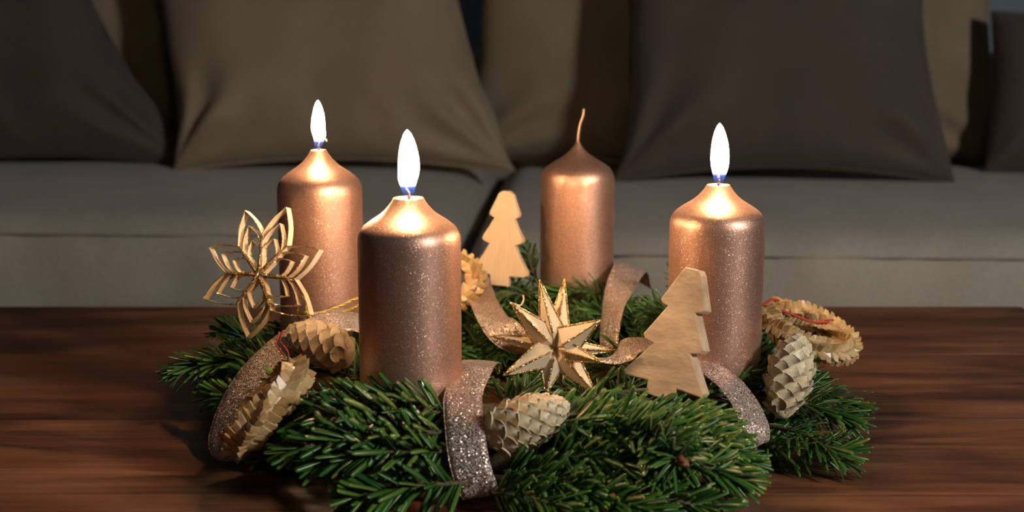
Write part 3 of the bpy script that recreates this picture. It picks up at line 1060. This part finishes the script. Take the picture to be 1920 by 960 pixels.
# needle template: flat blade along +y, thickness z, blunt notched tip
NT_ROWS = [(0.0, 0.16), (0.06, 0.30), (0.30, 0.46), (0.68, 0.50), (0.90, 0.42), (0.975, 0.26)]
def needle_template():
    V, F, al, un = [], [], [], []
    for y, w in NT_ROWS:
        V += [(-w, y, 0.0), (0.0, y, -0.02), (w, y, 0.0), (0.0, y, -0.24)]
        al += [y] * 4
        un += [0.0, 0.0, 0.0, 0.85]
    n = len(NT_ROWS)
    for i in range(n - 1):
        for k in range(4):
            k2 = (k + 1) % 4
            F.append([i * 4 + k, i * 4 + k2, (i + 1) * 4 + k2, (i + 1) * 4 + k])
    e = len(V)
    V += [(0.0, 0.985, -0.1)]
    al += [1.0]; un += [0.2]
    o = (n - 1) * 4
    F += [[o, o + 1, e], [o + 1, o + 2, e], [o + 2, o + 3, e], [o + 3, o, e]]
    return np.array(V), F, np.array(al), np.array(un)
NV, NF, NA, NU = needle_template()

def BLK():
    global CAPA, CAPB, CAPR
    CAPA = np.array([k[0] for k in KEEP_CAP]); CAPB = np.array([k[1] for k in KEEP_CAP]); CAPR = np.array([k[2] for k in KEEP_CAP])
BLK()
RP = np.array([tuple(p) for p, n in KEEP_RIB]); RN = np.array([tuple(n) for p, n in KEEP_RIB])
def blocked(pts):
    for p in pts:
        ab = CAPB - CAPA
        l2 = (ab * ab).sum(1)
        tt = np.where(l2 > 1e-9, ((p - CAPA) * ab).sum(1) / np.maximum(l2, 1e-9), 0).clip(0, 1)
        d = np.linalg.norm(p - (CAPA + ab * tt[:, None]), axis=1)
        if (d < CAPR).any():
            return True
        dv = p - RP
        dd = np.linalg.norm(dv, axis=1)
        if ((dd < 1.0) & ((dv * RN).sum(1) > -0.12)).any():
            return True
        if p[2] < 0.12:
            return True
    return False

rng = random.Random(21)
ALL = []        # (sprig index, score, 4x4 matrix, length, width, bend)
SPRIGS = []
def sprig(path, nl=2.0, dens=13.0, wide=0.24, flat=0.55, bud=False, zcap=99, a0=58, a1=26, hero=False):
    Q = [tuple(p) for p in path]
    n = 24
    Q = spline(Q, n)
    T = tangents(Q)
    L = sum((Q[i + 1] - Q[i]).length for i in range(n))
    idx = len(SPRIGS)
    V, F = tube(Q, [0.16 - 0.09 * i / n for i in range(n + 1)], 6)
    so = obj('fir_sprig', V, F, M_TWIG, wreath)
    SPRIGS.append(so)
    cnt = int(L * dens)
    for i in range(cnt):
        s = (i + rng.random()) / cnt
        f = s * n
        k = min(int(f), n - 1)
        p = Q[k].lerp(Q[k + 1], f - k)
        t = T[k].lerp(T[k + 1], f - k).normalized()
        rr = max(1e-6, math.hypot(p.x, p.y + 1.0))
        lean = max(-0.7, min(1.25, (rr - 13.5) / 4.5))
        up = Vector((p.x / rr * lean, (p.y + 1.0) / rr * lean, 1.0)).normalized()     # sprigs hug the round of the ring
        up = up - t * up.dot(t)
        up = up.normalized() if up.length > 0.1 else t.orthogonal().normalized()
        b = t.cross(up)
        ph = i * 2.39996 + rng.uniform(-0.4, 0.4)
        cu = math.cos(ph)
        if cu < -0.25 and rng.random() < flat:
            ph = rng.choice((-1, 1)) * rng.uniform(0.9, 1.9)
        rad = up * math.cos(ph) + b * math.sin(ph)
        al = R(a0 + (a1 - a0) * s ** 1.5 + rng.uniform(-9, 9))
        if s > 0.96 and not bud: al *= 0.6
        d = (t * math.cos(al) + rad * math.sin(al)).normalized()
        nn = rad * 0.45 + up * 0.85
        nn = (nn - d * nn.dot(d)).normalized()
        nn = (Matrix.Rotation(rng.uniform(-0.5, 0.5), 3, d) @ nn)
        ln = nl * rng.uniform(0.78, 1.12) * (1.0 - 0.28 * max(0, (s - 0.75) / 0.25))
        st = p + d * 0.08
        mid = st + d * ln * 0.55
        en = st + d * ln
        if en.z > zcap: continue
        if blocked((np.array(mid), np.array(en))): continue
        sd = d.cross(nn)
        Mx = Matrix.Translation(st) @ Matrix((sd, d, nn)).transposed().to_4x4()
        wd = wide * rng.uniform(0.85, 1.15)
        score = -en.y * 1.0 + en.z * 2.2 + nn.z * 1.5 + (8 if hero else 0)
        ALL.append((idx, score, Mx, ln, wd, rng.uniform(-0.22, -0.02) * ln))
    if bud:
        e, t = Q[-1], T[-1]
        for k in range(3):
            side = t.orthogonal().normalized()
            side = Matrix.Rotation(k * 2.1, 3, t) @ side
            B0 = e + side * (0.14 if k else 0.0)
            V, F = tube([B0 + t * (x * 0.62) + side * (0.10 * x if k else 0) for x in np.linspace(0, 1, 7)], [0.12, 0.22, 0.26, 0.24, 0.18, 0.10, 0.02], 8)
            obj('bud', V, F, M_BUD, so)
    return so

H = dict(hero=True)
# sprigs that show singly in front and at the sides
sprig([(3.0, -18.9, 4.0), (7.2, -21.0, 4.6), (8.75, -24.0, 4.0)], 2.4, 21, 0.28, bud=True, a0=52, a1=66, **H)
keep((8.75, -24.0, 4.0), (8.9, -26.0, 4.2), 1.5)
BLK()
sprig([(7.0, -20.4, 2.8), (10.4, -21.6, 2.8), (12.8, -21.4, 1.9)], 2.1, 12, 0.29, **H)
sprig([(6.0, -22.0, 1.5), (9.0, -23.2, 1.4), (11.4, -23.6, 0.9)], 2.1, 12, 0.29, **H)
sprig([(2.0, -22.2, 1.7), (5.2, -23.6, 1.7), (7.8, -24.6, 1.2)], 2.1, 13, 0.29, **H)
sprig([(-1.2, -22.0, 1.5), (1.2, -23.2, 1.6), (3.0, -24.4, 1.2)], 2.1, 13, 0.29, **H)
sprig([(8.0, -18.8, 4.2), (10.8, -19.8, 3.8), (12.4, -20.2, 2.6)], 2.0, 13, 0.29, **H)
sprig([(1.2, -20.2, 2.9), (4.6, -21.4, 3.3), (7.4, -22.4, 2.8)], 2.1, 12, 0.30, **H)
sprig([(2.4, -19.0, 3.6), (5.6, -20.2, 4.2), (8.8, -21.2, 4.2)], 2.0, 12, 0.30, **H)
sprig([(-12.0, -4.8, 3.6), (-18.5, -6.0, 4.6), (-21.7, -7.0, 4.2)], 2.1, 16, 0.30, **H)
sprig([(-13.0, 0.5, 3.4), (-18.0, 1.2, 4.0), (-20.8, 2.0, 4.6)], 2.1, 14, 0.25)
sprig([(-14.0, -2.0, 3.6), (-18.0, -2.2, 4.0), (-20.5, -2.0, 3.6)], 2.0, 14, 0.25)
sprig([(-2.8, -18.4, 4.9), (-8.3, -19.3, 5.1), (-12.6, -18.8, 4.2)], 2.1, 9.5, 0.34, a0=62, a1=36, **H)
sprig([(-2.4, -17.9, 5.0), (-7.0, -18.3, 5.5), (-11.4, -17.2, 5.2)], 2.0, 10, 0.32, a0=56, a1=30, **H)
sprig([(-3.0, -19.8, 4.2), (-8.0, -20.6, 4.2), (-12.4, -20.2, 3.2)], 2.0, 9.5, 0.33, a0=62, a1=36, **H)
sprig([(-1.5, -20.3, 3.2), (-6.5, -21.2, 3.5), (-11.0, -20.8, 2.8)], 2.1, 9.5, 0.33, a0=62, a1=34, **H)
sprig([(-2.5, -21.6, 1.9), (-6.0, -22.4, 1.9), (-8.6, -22.9, 1.5)], 2.0, 10, 0.33, a0=62, a1=34, **H)
sprig([(0.2, -17.2, 4.4), (5.5, -18.6, 4.7), (10.8, -18.8, 4.2)], 2.1, 13, 0.30, zcap=6.6, **H)
sprig([(-0.5, -21.3, 2.4), (2.5, -22.4, 2.3), (5.2, -23.4, 1.8)], 2.0, 15, 0.29, bud=True, **H)
sprig([(5.5, -19.5, 3.0), (10.0, -20.3, 3.2), (13.3, -19.6, 2.4)], 2.1, 15, 0.29, **H)
sprig([(1.0, -21.0, 1.2), (5.5, -22.0, 1.2), (10.0, -21.8, 1.0)], 2.0, 14, 0.28, **H)
sprig([(14.6, -10.5, 3.4), (18.0, -12.2, 3.5), (20.6, -12.6, 2.7)], 2.2, 15, 0.22, **H)
sprig([(15.0, -12.0, 2.2), (17.5, -14.6, 2.3), (19.2, -16.4, 1.4)], 2.2, 14, 0.22, **H)
sprig([(16.0, -8.0, 3.2), (19.0, -9.2, 3.3), (21.4, -10.3, 2.8)], 2.2, 14, 0.22, **H)
sprig([(15.5, -14.0, 1.4), (18.0, -14.5, 1.2), (20.3, -14.0, 1.1)], 2.1, 13, 0.22)
sprig([(16.0, -5.0, 3.2), (18.5, -5.6, 3.3), (20.5, -7.0, 2.8)], 2.1, 13, 0.22)
sprig([(5.0, -14.5, 3.8), (8.0, -16.8, 4.4), (12.0, -17.3, 4.0)], 2.0, 14, 0.24, zcap=6.0)
# sprigs round the candles, inner side
sprig([(2.5, 13.0, 4.6), (0.0, 11.4, 5.4), (-2.4, 10.8, 5.6)], 2.0, 14, 0.24)
sprig([(9.5, 12.5, 4.6), (6.0, 10.9, 5.6), (3.0, 10.2, 5.6)], 2.0, 15, 0.24)
sprig([(14.0, 7.0, 4.0), (11.3, 4.5, 5.6), (9.6, 1.5, 6.2)], 2.0, 14, 0.24)
sprig([(13.8, 1.0, 4.6), (11.6, -0.8, 6.2), (9.7, -2.2, 6.4)], 2.0, 14, 0.24)
sprig([(14.2, 5.0, 4.6), (13.0, 5.4, 6.6), (12.4, 5.6, 8.2)], 1.9, 14, 0.24)
sprig([(2.4, 15.0, 5.0), (1.6, 14.7, 6.8), (1.2, 14.6, 8.2)], 1.7, 12, 0.24)
# random filling of the ring and of its middle
fill = random.Random(8)
N1 = 128
for k in range(N1):
    a = 2 * PI * (k + fill.random()) / N1
    r0 = fill.uniform(11.0, 18.2)
    z0 = fill.uniform(1.2, 4.7) - 0.06 * abs(r0 - 15) ** 2
    sg = -1 if math.cos(a) < 0 else 1
    if math.sin(a) > 0.2: sg = fill.choice((-1, 1))
    if math.sin(a) < 0 : sg = 1 if math.cos(a) > -0.05 else -1
    tdir = Vector((-math.sin(a), math.cos(a), 0)) * sg
    rdir = Vector((math.cos(a), math.sin(a), 0))
    p0 = Vector((r0 * math.cos(a), r0 * math.sin(a) - 1.0, max(0.8, z0)))
    out = fill.uniform(-0.35, 0.55) if r0 > 13 else fill.uniform(-0.7, 0.1)
    d = (tdir + rdir * out).normalized()
    L = fill.uniform(5.5, 8.0)
    p1 = p0 + d * L * 0.55 + Vector((0, 0, fill.uniform(-0.2, 0.7)))
    p2 = p0 + d * L + rdir * fill.uniform(-0.6, 0.9) + Vector((0, 0, fill.uniform(-0.7, 0.6)))
    lim = 21.3
    for q in (p1, p2):
        rr = math.hypot(q.x, q.y + 1.0)
        if rr > lim:
            q.x *= lim / rr; q.y = (q.y + 1.0) * lim / rr - 1.0
        q.z = min(max(q.z, 0.9), 4.9)
    sprig([p0, p1, p2], fill.uniform(1.8, 2.2), 11.5, 0.30, zcap=6.8)
for k in range(16):
    a = 2 * PI * k / 16 + fill.uniform(-0.2, 0.2)
    p0 = Vector((11.5 * math.cos(a), 11.5 * math.sin(a) - 0.5, fill.uniform(2.2, 3.6)))
    d = Vector((-math.cos(a) + fill.uniform(-0.5, 0.5), -math.sin(a) + fill.uniform(-0.5, 0.5), 0)).normalized()
    p1 = p0 + d * 3.6 + Vector((0, 0, 0.4))
    p2 = p0 + d * 7.2 + Vector((0, 0, fill.uniform(-0.6, 0.2)))
    sprig([p0, p1, p2], 2.1, 13, 0.24, zcap=5.6)

# the 300 needles that show largest are parts, the rest is joined for each sprig
order = sorted(range(len(ALL)), key=lambda i: -ALL[i][1])
single = set(order[:300])
needle_meshes = []
for bnd in (-0.04, -0.10, -0.17):
    V = NV.copy()
    V[:, 0] *= 0.24 / 2.0; V[:, 2] *= 0.24 / 2.0
    V[:, 2] += bnd * V[:, 1] ** 2
    me = new_mesh('needle', V.tolist(), NF, M_NEEDLE)
    add_along(me, NA.tolist()); add_along(me, NU.tolist(), 'under')
    needle_meshes.append(me)
bulk = {}
for i, (idx, sc_, Mx, ln, wd, bend) in enumerate(ALL):
    if i in single:
        q = wd / 0.24 * 2.0
        piece('needle', needle_meshes[i % 3], SPRIGS[idx], Mx @ Matrix.Diagonal((q, ln, q, 1)), (0, 0, 0))
    else:
        V = NV.copy()
        V[:, 0] *= wd; V[:, 2] *= wd
        V[:, 2] += bend * V[:, 1] ** 2
        V[:, 1] *= ln
        A = np.array(Mx)
        bulk.setdefault(idx, []).append(V @ A[:3, :3].T + A[:3, 3])
for idx, lst in bulk.items():
    n = len(NV)
    V = np.concatenate(lst)
    F = [[v + k * n for v in f] for k in range(len(lst)) for f in NF]
    o = obj('needles', V.tolist(), F, M_NEEDLE, SPRIGS[idx])
    add_along(o.data, np.tile(NA, len(lst)).tolist()); add_along(o.data, np.tile(NU, len(lst)).tolist(), 'under')
    o['kind'] = 'stuff'
print('needles', len(ALL), 'sprigs', len(SPRIGS))
